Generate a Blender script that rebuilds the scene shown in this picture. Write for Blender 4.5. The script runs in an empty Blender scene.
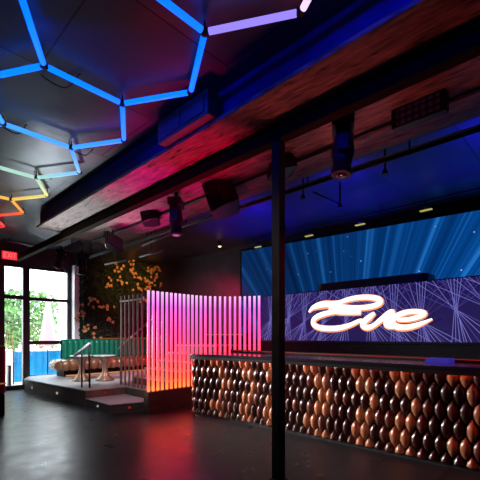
import bpy, bmesh, math, random
from mathutils import Vector, Matrix
random.seed(7)
PI = math.pi
sc = bpy.context.scene
COL = sc.collection

# ------------------------------------------------------------------ view maths (used to read real positions off the plan)
YAW = math.radians(46); S, C = math.sin(YAW), math.cos(YAW); F, CY, EYE = 373.0, 335.5, 1.49
def atX(u, v, X):
    k = (u-240)/F; z = X/(S+C*k); return Vector((X, C*z-S*k*z, EYE+(CY-v)/F*z))
def atY(u, v, Y):
    k = (u-240)/F; z = Y/(C-S*k); return Vector((S*z+C*k*z, Y, EYE+(CY-v)/F*z))

# ------------------------------------------------------------------ materials
def mat(name):
    m = bpy.data.materials.new(name); m.use_nodes = True
    nt = m.node_tree; b = nt.nodes['Principled BSDF']; return m, nt, b
def pbr(name, col, rough=.5, metal=0, spec=.5, bump=0, bscale=20, var=0, vscale=5, coat=0, rvar=0, stretch=None):
    m, nt, b = mat(name)
    b.inputs['Base Color'].default_value = (*col, 1); b.inputs['Roughness'].default_value = rough
    b.inputs['Metallic'].default_value = metal; b.inputs['Specular IOR Level'].default_value = spec
    b.inputs['Coat Weight'].default_value = coat; b.inputs['Coat Roughness'].default_value = .16
    tc = nt.nodes.new('ShaderNodeTexCoord'); mp = nt.nodes.new('ShaderNodeMapping')
    nt.links.new(tc.outputs['Object'], mp.inputs['Vector'])
    if stretch: mp.inputs['Scale'].default_value = stretch
    if var or rvar:
        n = nt.nodes.new('ShaderNodeTexNoise'); n.inputs['Scale'].default_value = vscale; n.inputs['Detail'].default_value = 6
        nt.links.new(mp.outputs[0], n.inputs['Vector'])
        if var:
            r = nt.nodes.new('ShaderNodeValToRGB')
            r.color_ramp.elements[0].position = .3; r.color_ramp.elements[1].position = .7
            r.color_ramp.elements[0].color = (*[c*(1-var) for c in col], 1)
            r.color_ramp.elements[1].color = (*[min(1, c*(1+var)) for c in col], 1)
            nt.links.new(n.outputs['Fac'], r.inputs['Fac']); nt.links.new(r.outputs['Color'], b.inputs['Base Color'])
        if rvar:
            q = nt.nodes.new('ShaderNodeMapRange'); q.inputs['From Min'].default_value = .3; q.inputs['From Max'].default_value = .7
            q.inputs['To Min'].default_value = max(.03, rough-rvar); q.inputs['To Max'].default_value = rough+rvar
            nt.links.new(n.outputs['Fac'], q.inputs['Value']); nt.links.new(q.outputs[0], b.inputs['Roughness'])
    if bump:
        n2 = nt.nodes.new('ShaderNodeTexNoise'); n2.inputs['Scale'].default_value = bscale; n2.inputs['Detail'].default_value = 5
        nt.links.new(mp.outputs[0], n2.inputs['Vector'])
        bp = nt.nodes.new('ShaderNodeBump'); bp.inputs['Strength'].default_value = bump; bp.inputs['Distance'].default_value = .02
        nt.links.new(n2.outputs['Fac'], bp.inputs['Height']); nt.links.new(bp.outputs[0], b.inputs['Normal'])
    return m
def glow(name, col, s=1.0):
    m, nt, b = mat(name); b.inputs['Specular IOR Level'].default_value = .1
    b.inputs['Base Color'].default_value = (.02, .02, .02, 1); b.inputs['Roughness'].default_value = .4
    b.inputs['Emission Color'].default_value = (*col, 1); b.inputs['Emission Strength'].default_value = s
    return m
def ramp_glow(name, axis, lo, hi, stops, s, gain=(1, 1, 1)):
    """LED strip whose colour runs along one axis of the room."""
    m, nt, b = mat(name); b.inputs['Base Color'].default_value = (.05, .05, .05, 1)
    g = nt.nodes.new('ShaderNodeNewGeometry'); sp = nt.nodes.new('ShaderNodeSeparateXYZ')
    nt.links.new(g.outputs['Position'], sp.inputs[0])
    mr = nt.nodes.new('ShaderNodeMapRange'); mr.inputs['From Min'].default_value = lo; mr.inputs['From Max'].default_value = hi
    nt.links.new(sp.outputs[axis], mr.inputs['Value'])
    r = nt.nodes.new('ShaderNodeValToRGB'); cr = r.color_ramp
    while len(cr.elements) < len(stops): cr.elements.new(.5)
    for e, (p, c) in zip(cr.elements, stops): e.position = p; e.color = (*c, 1)
    vm = nt.nodes.new('ShaderNodeVectorMath'); vm.operation = 'MULTIPLY'; vm.inputs[1].default_value = gain
    nt.links.new(mr.outputs[0], r.inputs['Fac']); nt.links.new(r.outputs['Color'], vm.inputs[0]); nt.links.new(vm.outputs[0], b.inputs['Emission Color'])
    b.inputs['Emission Strength'].default_value = s
    return m

M = {}
M['black'] = pbr('black_paint', (.008, .008, .009), .7, var=.3, spec=.12)
M['wallblack'] = pbr('wall_black', (.035, .03, .04), .6, var=.4, vscale=3, bump=.1)
M['blackmetal'] = pbr('black_metal', (.02, .02, .024), .35, metal=.6)
M['plastic'] = pbr('black_plastic', (.008, .008, .01), .4, spec=.25)
M['steel'] = pbr('brushed_steel', (.45, .47, .5), .3, metal=.9)
M['frame'] = pbr('window_frame', (.012, .01, .012), .4)
M['pipe'] = pbr('painted_pipe', (.22, .25, .27), .35, metal=.5)
M['white'] = pbr('white_paint', (.8, .8, .82), .5)
M['stone'] = pbr('step_black_stone', (.09, .067, .056), .45, var=.3, vscale=9, bump=.1, bscale=60)
M['tread'] = pbr('tread_dark_vinyl', (.42, .42, .43), .36, var=.12, vscale=7)
M['beamwood'] = pbr('beam_wood', (.17, .12, .105), .42, var=.95, vscale=3.6, bump=1.0, bscale=8, stretch=(9, 1.5, 9), rvar=.15)
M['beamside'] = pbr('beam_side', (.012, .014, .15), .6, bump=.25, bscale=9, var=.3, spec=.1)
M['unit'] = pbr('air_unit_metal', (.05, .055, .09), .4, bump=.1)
M['green'] = pbr('green_vinyl', (.005, .24, .14), .25, coat=.3)
M['leather'] = pbr('brown_leather', (.20, .08, .035), .26, var=.3, vscale=6, coat=.4)
M['tan'] = pbr('tan_leather', (.42, .155, .07), .32, var=.15, vscale=8, coat=.5)
M['dark'] = pbr('dark_brown_leather', (.04, .007, .005), .3, var=.2, vscale=8, coat=.8)
M['mid'] = pbr('brown_leather_mid', (.12, .03, .018), .3, var=.2, vscale=8, coat=.6)
M['joint'] = pbr('joint_black', (.01, .005, .005), .5)
M['counter'] = pbr('counter_black', (.015, .012, .016), .18, coat=.5)
M['toe'] = pbr('toe_kick_metal', (.12, .13, .14), .35, metal=.6)
M['tabletop'] = pbr('table_top', (.55, .55, .56), .25, coat=.3)
M['pedestal'] = pbr('hammered_bronze', (.32, .19, .13), .3, metal=.6, bump=.6, bscale=30)
M['leaf'] = pbr('leaf', (.012, .03, .01), .55, var=.6, vscale=9)
M['moss'] = pbr('moss_backing', (.008, .012, .006), .8, bump=1, bscale=30)
M['petal'] = pbr('petal', (.62, .36, .15), .6, var=.25, vscale=20)
M['outleaf'] = pbr('garden_leaf', (.12, .27, .07), .5, var=.5, vscale=5)
M['blue'] = pbr('blue_canvas', (.0, .45, 1.0), .6, var=.12, vscale=3)
M['canvas'] = pbr('umbrella_canvas', (.40, .28, .28), .8)
M['patio'] = pbr('patio_concrete', (.7, .7, .7), .8, var=.1)
M['burgundy'] = pbr('burgundy_vinyl', (.16, .01, .025), .35)
M['wire'] = pbr('wire', (.01, .01, .012), .4)
M['grille'] = None

def lens(name, col, s): return glow(name, col, s)

# floor: dark polished slabs with fine joints and scuffs
m, nt, b = mat('floor_slabs'); M['floor'] = m
tc = nt.nodes.new('ShaderNodeTexCoord')
br = nt.nodes.new('ShaderNodeTexBrick'); br.inputs['Scale'].default_value = 1
br.inputs['Brick Width'].default_value = 2.4; br.inputs['Row Height'].default_value = 1.2; br.inputs['Mortar Size'].default_value = .010
br.inputs['Mortar Smooth'].default_value = .2
br.inputs['Color1'].default_value = (.021, .025, .031, 1); br.inputs['Color2'].default_value = (.017, .020, .025, 1); br.inputs['Mortar'].default_value = (.008, .008, .01, 1)
nt.links.new(tc.outputs['Object'], br.inputs['Vector'])
no = nt.nodes.new('ShaderNodeTexNoise'); no.inputs['Scale'].default_value = 3.5; no.inputs['Detail'].default_value = 8; no.inputs['Roughness'].default_value = .65
nt.links.new(tc.outputs['Object'], no.inputs['Vector'])
mr = nt.nodes.new('ShaderNodeMapRange'); mr.inputs['From Min'].default_value = .3; mr.inputs['From Max'].default_value = .7
mr.inputs['To Min'].default_value = .25; mr.inputs['To Max'].default_value = .40
nt.links.new(no.outputs['Fac'], mr.inputs['Value']); nt.links.new(mr.outputs[0], b.inputs['Roughness'])
mx = nt.nodes.new('ShaderNodeMix'); mx.data_type = 'RGBA'; mx.blend_type = 'MULTIPLY'; mx.inputs['Factor'].default_value = 1
cr = nt.nodes.new('ShaderNodeValToRGB'); cr.color_ramp.elements[0].color = (.55, .55, .55, 1); cr.color_ramp.elements[1].color = (1.5, 1.5, 1.5, 1)
nt.links.new(no.outputs['Fac'], cr.inputs['Fac'])
nt.links.new(br.outputs['Color'], mx.inputs['A']); nt.links.new(cr.outputs['Color'], mx.inputs['B']); nt.links.new(mx.outputs['Result'], b.inputs['Base Color'])
n3 = nt.nodes.new('ShaderNodeTexNoise'); n3.inputs['Scale'].default_value = 7; n3.inputs['Detail'].default_value = 6
nt.links.new(tc.outputs['Object'], n3.inputs['Vector'])
bp = nt.nodes.new('ShaderNodeBump'); bp.inputs['Strength'].default_value = .09; bp.inputs['Distance'].default_value = .01
nt.links.new(n3.outputs['Fac'], bp.inputs['Height']); nt.links.new(bp.outputs[0], b.inputs['Normal'])

# ceiling: dark sheet panels with seams
m, nt, b = mat('ceiling_panels'); M['ceiling'] = m
tc = nt.nodes.new('ShaderNodeTexCoord')
br = nt.nodes.new('ShaderNodeTexBrick'); br.inputs['Scale'].default_value = 1
br.inputs['Brick Width'].default_value = 2.4; br.inputs['Row Height'].default_value = 1.25; br.inputs['Mortar Size'].default_value = .008
br.inputs['Color1'].default_value = (.08, .09, .10, 1); br.inputs['Color2'].default_value = (.05, .056, .063, 1); br.inputs['Mortar'].default_value = (.008, .008, .01, 1)
nt.links.new(tc.outputs['Object'], br.inputs['Vector'])
no = nt.nodes.new('ShaderNodeTexNoise'); no.inputs['Scale'].default_value = 1.3; no.inputs['Detail'].default_value = 7
nt.links.new(tc.outputs['Object'], no.inputs['Vector'])
mr = nt.nodes.new('ShaderNodeMapRange'); mr.inputs['From Min'].default_value = .3; mr.inputs['From Max'].default_value = .7
mr.inputs['To Min'].default_value = .28; mr.inputs['To Max'].default_value = .5
nt.links.new(no.outputs['Fac'], mr.inputs['Value']); nt.links.new(mr.outputs[0], b.inputs['Roughness'])
nt.links.new(br.outputs['Color'], b.inputs['Base Color']); b.inputs['Metallic'].default_value = .6

# video wall picture: blue rays fanning up from a point low in the picture
m, nt, b = mat('video_wall_picture'); M['video'] = m
tc = nt.nodes.new('ShaderNodeTexCoord'); sp = nt.nodes.new('ShaderNodeSeparateXYZ'); nt.links.new(tc.outputs['Object'], sp.inputs[0])
def mth(op, a, bb=None):
    n = nt.nodes.new('ShaderNodeMath'); n.operation = op
    for i, x in enumerate((a, bb)):
        if x is None: continue
        if isinstance(x, (int, float)): n.inputs[i].default_value = x
        else: nt.links.new(x, n.inputs[i])
    return n.outputs[0]
ang = mth('ARCTAN2', mth('SUBTRACT', sp.outputs['X'], 3.0), mth('ADD', sp.outputs['Z'], 1.1))
cmb = nt.nodes.new('ShaderNodeCombineXYZ'); nt.links.new(ang, cmb.inputs[0])
nz = nt.nodes.new('ShaderNodeTexNoise'); nz.inputs['Scale'].default_value = 16; nz.inputs['Detail'].default_value = 4; nz.inputs['Roughness'].default_value = .7
nt.links.new(cmb.outputs[0], nz.inputs['Vector'])
rm = nt.nodes.new('ShaderNodeValToRGB'); e = rm.color_ramp.elements
e[0].position = .36; e[0].color = (.0, .012, .07, 1); e[1].position = .72; e[1].color = (.02, .19, .62, 1)
q = rm.color_ramp.elements.new(.52); q.color = (.001, .045, .20, 1)
nt.links.new(nz.outputs['Fac'], rm.inputs['Fac'])
vo = nt.nodes.new('ShaderNodeTexVoronoi'); vo.inputs['Scale'].default_value = 4.2; nt.links.new(tc.outputs['Object'], vo.inputs['Vector'])
star = mth('LESS_THAN', vo.outputs['Distance'], .07)
mx = nt.nodes.new('ShaderNodeMix'); mx.data_type = 'RGBA'; mx.blend_type = 'ADD'
nt.links.new(mth('MULTIPLY', star, .35), mx.inputs['Factor']); nt.links.new(rm.outputs['Color'], mx.inputs['A']); mx.inputs['B'].default_value = (.5, .7, .9, 1)
b.inputs['Base Color'].default_value = (.005, .005, .01, 1); b.inputs['Specular IOR Level'].default_value = .1
nt.links.new(mx.outputs['Result'], b.inputs['Emission Color']); mg = nt.nodes.new('ShaderNodeMapRange'); mg.inputs['From Min'].default_value = 1.5; mg.inputs['From Max'].default_value = 5.4
mg.inputs['To Min'].default_value = .5; mg.inputs['To Max'].default_value = 1.35
nt.links.new(sp.outputs['X'], mg.inputs['Value']); nt.links.new(mg.outputs[0], b.inputs['Emission Strength'])

M['eve_bg'] = glow('indigo_led_picture', (.012, .007, .075), 1.0)
M['eve_ray'] = glow('lavender_rays', (.17, .16, .52), 1.0)
M['eve_ray2'] = glow('dim_lavender_rays', (.07, .05, .27), 1.0)
M['sign_core'] = glow('sign_white', (1, .93, .88), 1.5)
M['sign_rim'] = glow('sign_peach', (1, .32, .14), 1.2)
M['exit_red'] = glow('exit_red', (1, .03, .05), 1.0)
M['exit_txt'] = glow('exit_letters', (1, .16, .16), 1.3)
M['amber'] = glow('amber_led', (1, .35, .10), .7)
M['amber2'] = glow('amber_spot_lens', (1, .55, .15), 4.0)
M['redled'] = glow('red_led', (1, .03, .02), .25)
M['nosing'] = glow('nosing_led', (1, .10, .02), 7)
M['stepled'] = glow('step_light', (1, .95, .9), .35)
M['blueled'] = glow('blue_panel_led', (.02, .015, .25), 1.0)
M['slat_lit'] = ramp_glow('slat_led', 'Z', .40, 2.36, [(0, (.9, .45, .04)), (.10, (1, .22, .05)), (.34, (.9, .11, .11)), (.6, (.5, .11, .27)), (.85, (.22, .17, .45)), (.96, (.25, .42, .55)), (1, (.3, .6, .6))], 1.0, (4.5, 1, 2))
M['slat_dim'] = pbr('bronze_slat', (.22, .16, .12), .4, metal=.4)

mt_, nt, b = mat('clear_glass'); M['glass'] = mt_
tr = nt.nodes.new('ShaderNodeBsdfTransparent'); gl = nt.nodes.new('ShaderNodeBsdfGlossy'); gl.inputs['Roughness'].default_value = .02
ms = nt.nodes.new('ShaderNodeMixShader'); ms.inputs[0].default_value = .06
nt.links.new(tr.outputs[0], ms.inputs[1]); nt.links.new(gl.outputs[0], ms.inputs[2])
nt.links.new(ms.outputs[0], nt.nodes['Material Output'].inputs['Surface'])

# perforated dark grille with blue reflections painted in as dots
m, nt, b = mat('perforated_grille'); M['grille'] = m
tc = nt.nodes.new('ShaderNodeTexCoord'); vo = nt.nodes.new('ShaderNodeTexVoronoi'); vo.inputs['Scale'].default_value = 16; vo.inputs['Randomness'].default_value = 0
nt.links.new(tc.outputs['Object'], vo.inputs['Vector'])
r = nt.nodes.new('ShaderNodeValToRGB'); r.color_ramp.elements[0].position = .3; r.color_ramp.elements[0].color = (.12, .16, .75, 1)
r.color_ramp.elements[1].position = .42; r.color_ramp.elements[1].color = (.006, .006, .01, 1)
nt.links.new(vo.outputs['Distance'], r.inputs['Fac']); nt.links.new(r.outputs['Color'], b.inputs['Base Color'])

# ------------------------------------------------------------------ mesh builder
class MB:
    def __init__(self): self.bm = bmesh.new(); self.mi = 0
    def _f(self, vs, sm=False):
        try:
            f = self.bm.faces.new(vs); f.material_index = self.mi; f.smooth = sm; return f
        except ValueError: return None
    def box(self, c, s, R=None):
        vs = []
        for x in (-.5, .5):
            for y in (-.5, .5):
                for z in (-.5, .5):
                    p = Vector((x*s[0], y*s[1], z*s[2]))
                    if R is not None: p = R @ p
                    vs.append(self.bm.verts.new(p+Vector(c)))
        for q in ((0,1,3,2),(4,6,7,5),(0,4,5,1),(2,3,7,6),(0,2,6,4),(1,5,7,3)): self._f([vs[i] for i in q])
        return self
    def b2(self, x0, x1, y0, y1, z0, z1): return self.box(((x0+x1)/2, (y0+y1)/2, (z0+z1)/2), (x1-x0, y1-y0, z1-z0))
    def prism(self, poly, z0, z1):
        lo = [self.bm.verts.new((x, y, z0)) for x, y in poly]; hi = [self.bm.verts.new((x, y, z1)) for x, y in poly]
        n = len(poly); self._f(lo[::-1]); self._f(hi)
        for i in range(n): self._f([lo[i], lo[(i+1) % n], hi[(i+1) % n], hi[i]])
        return self
    def tube(self, pts, r, seg=10, caps=True, squash=None):
        pts = [Vector(p) for p in pts]; n = len(pts)
        rr = r if isinstance(r, (list, tuple)) else [r]*n
        up = None; rings = []
        for i, p in enumerate(pts):
            t = (pts[min(i+1, n-1)]-pts[max(i-1, 0)]).normalized()
            if up is None:
                up = Vector((0, 0, 1)) if abs(t.z) < .9 else Vector((1, 0, 0))
            a = t.cross(up)
            if a.length < 1e-4: a = t.cross(Vector((0, 1, 0)))
            a.normalize(); bb = a.cross(t).normalized(); up = bb
            ring = []
            for k in range(seg):
                d = a*math.cos(2*PI*k/seg)*rr[i] + bb*math.sin(2*PI*k/seg)*rr[i]
                if squash: d = Vector((d.x*squash[0], d.y*squash[1], d.z*squash[2]))
                ring.append(self.bm.verts.new(p+d))
            rings.append(ring)
        for i in range(n-1):
            for k in range(seg): self._f([rings[i][k], rings[i][(k+1) % seg], rings[i+1][(k+1) % seg], rings[i+1][k]], True)
        if caps: self._f(rings[0][::-1]); self._f(rings[-1])
        return self
    def lathe(self, prof, c=(0, 0, 0), seg=24, R=None, lobes=0, amp=0, twist=0):
        rings = []
        for r, z in prof:
            ring = []
            for k in range(seg):
                a = 2*PI*k/seg
                q = r*(1+amp*math.cos(lobes*a+twist*z)) if lobes else r
                p = Vector((q*math.cos(a), q*math.sin(a), z))
                if R is not None: p = R @ p
                ring.append(self.bm.verts.new(p+Vector(c)))
            rings.append(ring)
        for i in range(len(rings)-1):
            for k in range(seg): self._f([rings[i][k], rings[i][(k+1) % seg], rings[i+1][(k+1) % seg], rings[i+1][k]], True)
        self._f(rings[0][::-1]); self._f(rings[-1])
        return self
    def build(self, name, mats, parent=None, bevel=0, fix=True):
        if fix: bmesh.ops.recalc_face_normals(self.bm, faces=self.bm.faces)
        me = bpy.data.meshes.new(name); self.bm.to_mesh(me); self.bm.free()
        for x in (mats if isinstance(mats, (list, tuple)) else [mats]): me.materials.append(x)
        o = bpy.data.objects.new(name, me); COL.objects.link(o)
        if parent is not None:
            o.parent = parent
            r = parent
            off = Vector(r.location)
            while r.parent: r = r.parent; off += Vector(r.location)
            o.location = -off
        if bevel:
            bv = o.modifiers.new('bevel', 'BEVEL'); bv.width = bevel; bv.segments = 2; bv.limit_method = 'ANGLE'
        return o
def thing(name, label, cat, loc=(0, 0, 0), group=None):
    o = bpy.data.objects.new(name, None); COL.objects.link(o); o.empty_display_size = .2
    o.location = loc; return tag(o, label, cat, group)
def tag(o, label, cat, group=None):
    o['label'] = label; o['category'] = cat
    if group: o['group'] = group
    return o
def struct(o): o['kind'] = 'structure'; return o
def smooth(pts, n=6):
    out = []; P = [Vector(p) for p in pts]
    for i in range(len(P)-1):
        a, b_, c, d = P[max(i-1, 0)], P[i], P[i+1], P[min(i+2, len(P)-1)]
        for k in range(n):
            t = k/n
            out.append(.5*((2*b_)+(c-a)*t+(2*a-5*b_+4*c-d)*t*t+(3*b_-a-3*c+d)*t**3))
    out.append(P[-1]); return out
def Rz(a): return Matrix.Rotation(a, 3, 'Z')
def Rx(a): return Matrix.Rotation(a, 3, 'X')
def Ry(a): return Matrix.Rotation(a, 3, 'Y')

# ------------------------------------------------------------------ setting
CH = 4.0; YW = 11.5
XL, XR, YB = -3.0, 8.75, -3.0
struct(MB().b2(XL-.2, XR+.2, YB-.2, YW+.2, -.2, 0).build('floor', M['floor']))
struct(MB().b2(XL-.2, XR+.2, YB-.2, YW+.2, CH, CH+.2).build('ceiling', M['ceiling']))
struct(MB().b2(XL-.2, XL, YB-.2, YW+.2, 0, CH).build('wall_left', M['wallblack']))
struct(MB().b2(XL, XR, YB-.2, YB, 0, CH).build('wall_near', M['wallblack']))
w = MB(); w.prism([(7.55, YW+.2), (7.55, 7.0), (8.2, 1.6), (8.55, YB), (8.9, YB), (8.9, YW+.2)], 0, CH)
struct(w.build('wall_right', M['wallblack']))
# far wall with the glazed opening
w = MB(); w.b2(XL, 2.70, YW, YW+.2, 0, CH); w.b2(4.60, 7.55, YW, YW+.2, 0, CH); w.b2(2.70, 4.60, YW, YW+.2, 3.44, CH)
struct(w.build('wall_far', M['wallblack']))
struct(MB().b2(4.58, 4.76, 11.30, 11.5, .35, 3.6).build('trim_1', M['white'], bevel=.01))
# door (left leaf) and fixed window (right)
fy0, fy1 = YW+.03, YW+.13
d = struct(MB().b2(2.70, 2.82, fy0, fy1, 0, 3.44).b2(3.26, 3.40, fy0-.02, fy1, 0, 3.44).b2(2.82, 3.26, fy0, fy1, 3.37, 3.44)
           .b2(2.82, 3.26, fy0, fy1, 2.49, 2.60).b2(2.82, 3.26, fy0, fy1, 0, .12).build('door_1', M['frame']))
MB().b2(2.82, 3.26, fy0+.045, fy0+.055, .12, 2.49).b2(2.82, 3.26, fy0+.045, fy0+.055, 2.60, 3.37).build('glass_pane', M['glass'], d)
MB().tube([(3.22, fy0-.03, .95), (3.22, fy0-.06, 1.0), (3.22, fy0-.06, 1.3), (3.22, fy0-.03, 1.35)], .012, 8).build('door_handle', M['steel'], d)
wd = struct(MB().b2(3.40, 3.44, fy0, fy1, 0, 3.44).b2(4.47, 4.60, fy0, fy1, 0, 3.44).b2(3.44, 4.47, fy0, fy1, 3.37, 3.44)
            .b2(3.44, 4.47, fy0, fy1, 2.48, 2.57).b2(3.44, 4.47, fy0, fy1, 1.23, 1.34).b2(3.44, 4.47, fy0, fy1, 0, .36).build('window_1', M['frame']))
MB().b2(3.44, 4.47, fy0+.045, fy0+.055, .36, 1.23).b2(3.44, 4.47, fy0+.045, fy0+.055, 1.34, 2.48).b2(3.44, 4.47, fy0+.045, fy0+.055, 2.57, 3.37).build('glass_pane', M['glass'], wd)
struct(MB().b2(-3, 12, YW+.2, 22, -.15, -.01).build('patio_ground', M['patio']))

# ------------------------------------------------------------------ structural steel and boxed beam
t = thing('ceiling_beam', 'long boxed ceiling beam with rough wood underside and blue-lit side, left of the slim steel column top', 'beam', (2.85, 0, 3.7))
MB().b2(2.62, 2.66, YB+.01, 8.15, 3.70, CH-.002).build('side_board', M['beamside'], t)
MB().b2(2.56, 3.21, YB+.01, 8.2, 3.66, 3.70).build('underside_board', M['beamwood'], t)
u = thing('air_unit', 'blue-lit metal air unit box fixed to the side of the boxed ceiling beam', 'air conditioner', (2.5, 3.2, 3.66))
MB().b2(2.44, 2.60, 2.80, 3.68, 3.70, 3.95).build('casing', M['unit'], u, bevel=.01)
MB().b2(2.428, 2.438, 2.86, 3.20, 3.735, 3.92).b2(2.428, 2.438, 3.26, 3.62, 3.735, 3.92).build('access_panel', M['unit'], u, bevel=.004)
t = thing('steel_girder', 'dark steel girder running along the ceiling above the slim column', 'girder', (3.1, 0, 3.5))
MB().b2(2.98, 3.10, YB+.01, 11.3, 3.485, 3.60).b2(3.02, 3.06, YB+.01, 11.3, 3.60, 3.655).build('girder_body', pbr('girder_paint', (.010, .006, .002), .8, spec=.05), t)
t = thing('steel_column', 'slim dark square steel column standing on the floor in front of the bar', 'column', (3.04, 2.385, 0))
MB().box((3.04, 2.385, 1.75), (.10, .10, 3.465), Rz(-.02)).build('shaft', M['black'], t, bevel=.006)
MB().b2(2.975, 3.105, 2.32, 2.45, .001, .018).build('base_plate', M['blackmetal'], t)
# soffit between girder and bar
t = struct(MB().b2(3.22, 4.42, YB, 8.6, 3.72, 3.99).build('trim_2', M['beamwood']))

def pipe(name, label, p0, p1, r, m='blackmetal', cat='pipe', group=None):
    o = MB().tube([p0, p1], r, 10).build(name, M[m]); return tag(o, label, cat, group)
pipe('conduit_pipe', 'dark pipe running under the wood soffit beside the girder', (3.88, YB+.01, 3.69), (3.88, 8.5, 3.69), .025)
t = thing('lighting_truss', 'black double-pipe lighting rail hanging along the outer edge of the wood soffit', 'truss', (4.4, 3, 3.6))
MB().tube([(4.40, YB+.02, 3.58), (4.40, 10.6, 3.58)], .028, 10).build('rail', M['blackmetal'], t)
MB().tube([(4.50, YB+.02, 3.66), (4.50, 10.6, 3.66)], .02, 10).build('rail', M['pipe'], t)
for y in (0.2, 1.6, 3.0, 4.4, 5.8, 7.2, 8.6, 10.0):
    MB().tube([(4.40, y, 3.58), (4.50, y, 3.66), (4.50, y, 4.0)], .012, 6).build('hanger', M['blackmetal'], t)

# grille box on the soffit, beside the conduit
a, b_ = atX(391, 110, 3.70), atX(446, 88, 3.70)
t = thing('grille_box', 'black box with a dotted perforated grille hanging from the wood soffit', 'speaker', (3.8, (a.y+b_.y)/2, 3.5))
MB().b2(3.70, 3.80, b_.y, a.y, 3.53, 3.719).build('cabinet', M['plastic'], t, bevel=.01)
MB().b2(3.690, 3.698, b_.y+.05, a.y-.06, 3.55, 3.70).build('grille', M['grille'], t)

# ------------------------------------------------------------------ honeycomb of light tubes
X0, Y0, s = 1.930, 2.251, .7547; s3 = math.sqrt(3); HZ = 3.89
hexthing = thing('honeycomb_light', 'honeycomb of glowing light tubes under the ceiling, blue fading to red', 'light', (1.2, 5, HZ))
def vtx(i, k): return Vector((X0+i*s, Y0+k*s3*s, HZ))
M['tube'] = ramp_glow('honeycomb_led', 'Y', 1.0, 9.6, [(0, (.0, .20, 1)), (.34, (.002, .28, 1)), (.48, (.08, .48, .55)), (.58, (.35, .75, .28)), (.68, (.85, .78, .08)), (.78, (1, .45, .02)), (.85, (1, .10, .02)), (1, (1, .02, .01))], 1.0, (1, 1, 2.6))
M['tube_violet'] = glow('violet_tube', (.30, .22, 1), 1.2); M['tube_pink'] = glow('pale_pink_tube', (.75, .55, 1), 1.4)
edges = set(); verts = {}
for cx_ in (0, -1):                       # columns of hexagons
    for k in range(-1, 6):
        ox = -1.5*cx_*-1; base = 0 if cx_ == 0 else .5
        L = [(0+ox, k+base), (.5+ox, k+.5+base), (0+ox, k+1+base), (-1+ox, k+1+base), (-1.5+ox, k+.5+base), (-1+ox, k+base)]
        for i in range(6):
            p, q = L[i], L[(i+1) % 6]
            edges.add(tuple(sorted((p, q))))
edges.add(tuple(sorted(((.0, -1), (.5, -.5)))))
for (p, q) in sorted(edges):
    A, B = vtx(*p), vtx(*q); dv = (B-A).normalized(); A2, B2 = A+dv*.035, B-dv*.035
    m_ = M['tube']
    if {p, q} == {(0, 0), (.5, -.5)}: m_ = M['tube_violet']
    if {p, q} in ({(.5, -.5), (1.5, -.5)}, {(0, -1), (.5, -.5)}): m_ = M['tube_pink']
    MB().tube([A2, B2], .026, 10).build('light_tube', m_, hexthing)
    verts[p] = A; verts[q] = B
for p, P in verts.items():
    MB().lathe([(.018, -.02), (.036, -.015), (.036, .015), (.012, .022), (.004, .100)], P, 10).build('connector', M['plastic'], hexthing)
for (p, dx, dy) in (((-1, 1), .2, .28), ((0, 2), .18, .2), ((-1, 2), .15, .25), ((0, 3), .15, .2)):
    P = vtx(*p)
    MB().tube(smooth([P+Vector((0, 0, .02)), P+Vector((dx*.3, dy, .09)), P+Vector((dx*1.4, dy*.9, .05)), P+Vector((dx*1.6, 0, .09))]), .008, 6).build('power_cable', M['wire'], hexthing)

# ------------------------------------------------------------------ bar
bar = thing('bar', 'long curved bar faced with padded brown and tan leather scales, black counter on top', 'bar', (4.9, 3, 0))
path = smooth([(5.35, 5.66, 0), (4.75, 5.62, 0), (4.47, 5.50, 0), (4.44, 5.30, 0), (4.56, 4.80, 0), (4.62, 4.3, 0), (4.65, 3.5, 0), (4.66, 2.5, 0), (4.68, 1.4, 0), (4.74, .2, 0), (4.80, -1.0, 0)], 14)
cum = [0]
for i in range(1, len(path)): cum.append(cum[-1]+(path[i]-path[i-1]).length)
def onpath(sv):
    sv = max(0, min(cum[-1]-1e-4, sv))
    i = max(j for j in range(len(cum)-1) if cum[j] <= sv)
    f = (sv-cum[i])/(cum[i+1]-cum[i]+1e-9); p = path[i].lerp(path[i+1], f)
    t_ = (path[i+1]-path[i]).normalized(); n = Vector((t_.y, -t_.x, 0))*1
    return p, n
if onpath(cum[-1]*.6)[1].x > 0: sgn = -1
else: sgn = 1
inner = [(5.5, -1.0), (5.5, 5.60)]
MB().prism([(p.x+.02, p.y) for p in path if p.y > -1.01]+inner, .06, 1.10).build('body', M['joint'], bar)
PX = .128; RZ = .197; TH = .136; ZB, ZT = .055, 1.10
tiles = MB(); ncol = int(cum[-1]/PX)
def outline(n=4):
    pts = []
    hw = PX/2*.99; fl = .035
    seq = [(hw, -fl), (hw, fl), (hw*.74, fl+.036), (0, TH), (-hw*.74, fl+.036), (-hw, fl), (-hw, -fl), (-hw*.74, -fl-.036), (0, -TH), (hw*.74, -fl-.036)]
    for i in range(len(seq)):
        a, b_ = seq[i], seq[(i+1) % len(seq)]
        for k in range(2): pts.append((a[0]+(b_[0]-a[0])*k/2, a[1]+(b_[1]-a[1])*k/2))
    return pts
OUT = outline()
rowoff = [0, .5, 0, .5, 0, .5, 0]
zig = [0, 0.5, 0, -.5, 0, .5, 0]
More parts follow.
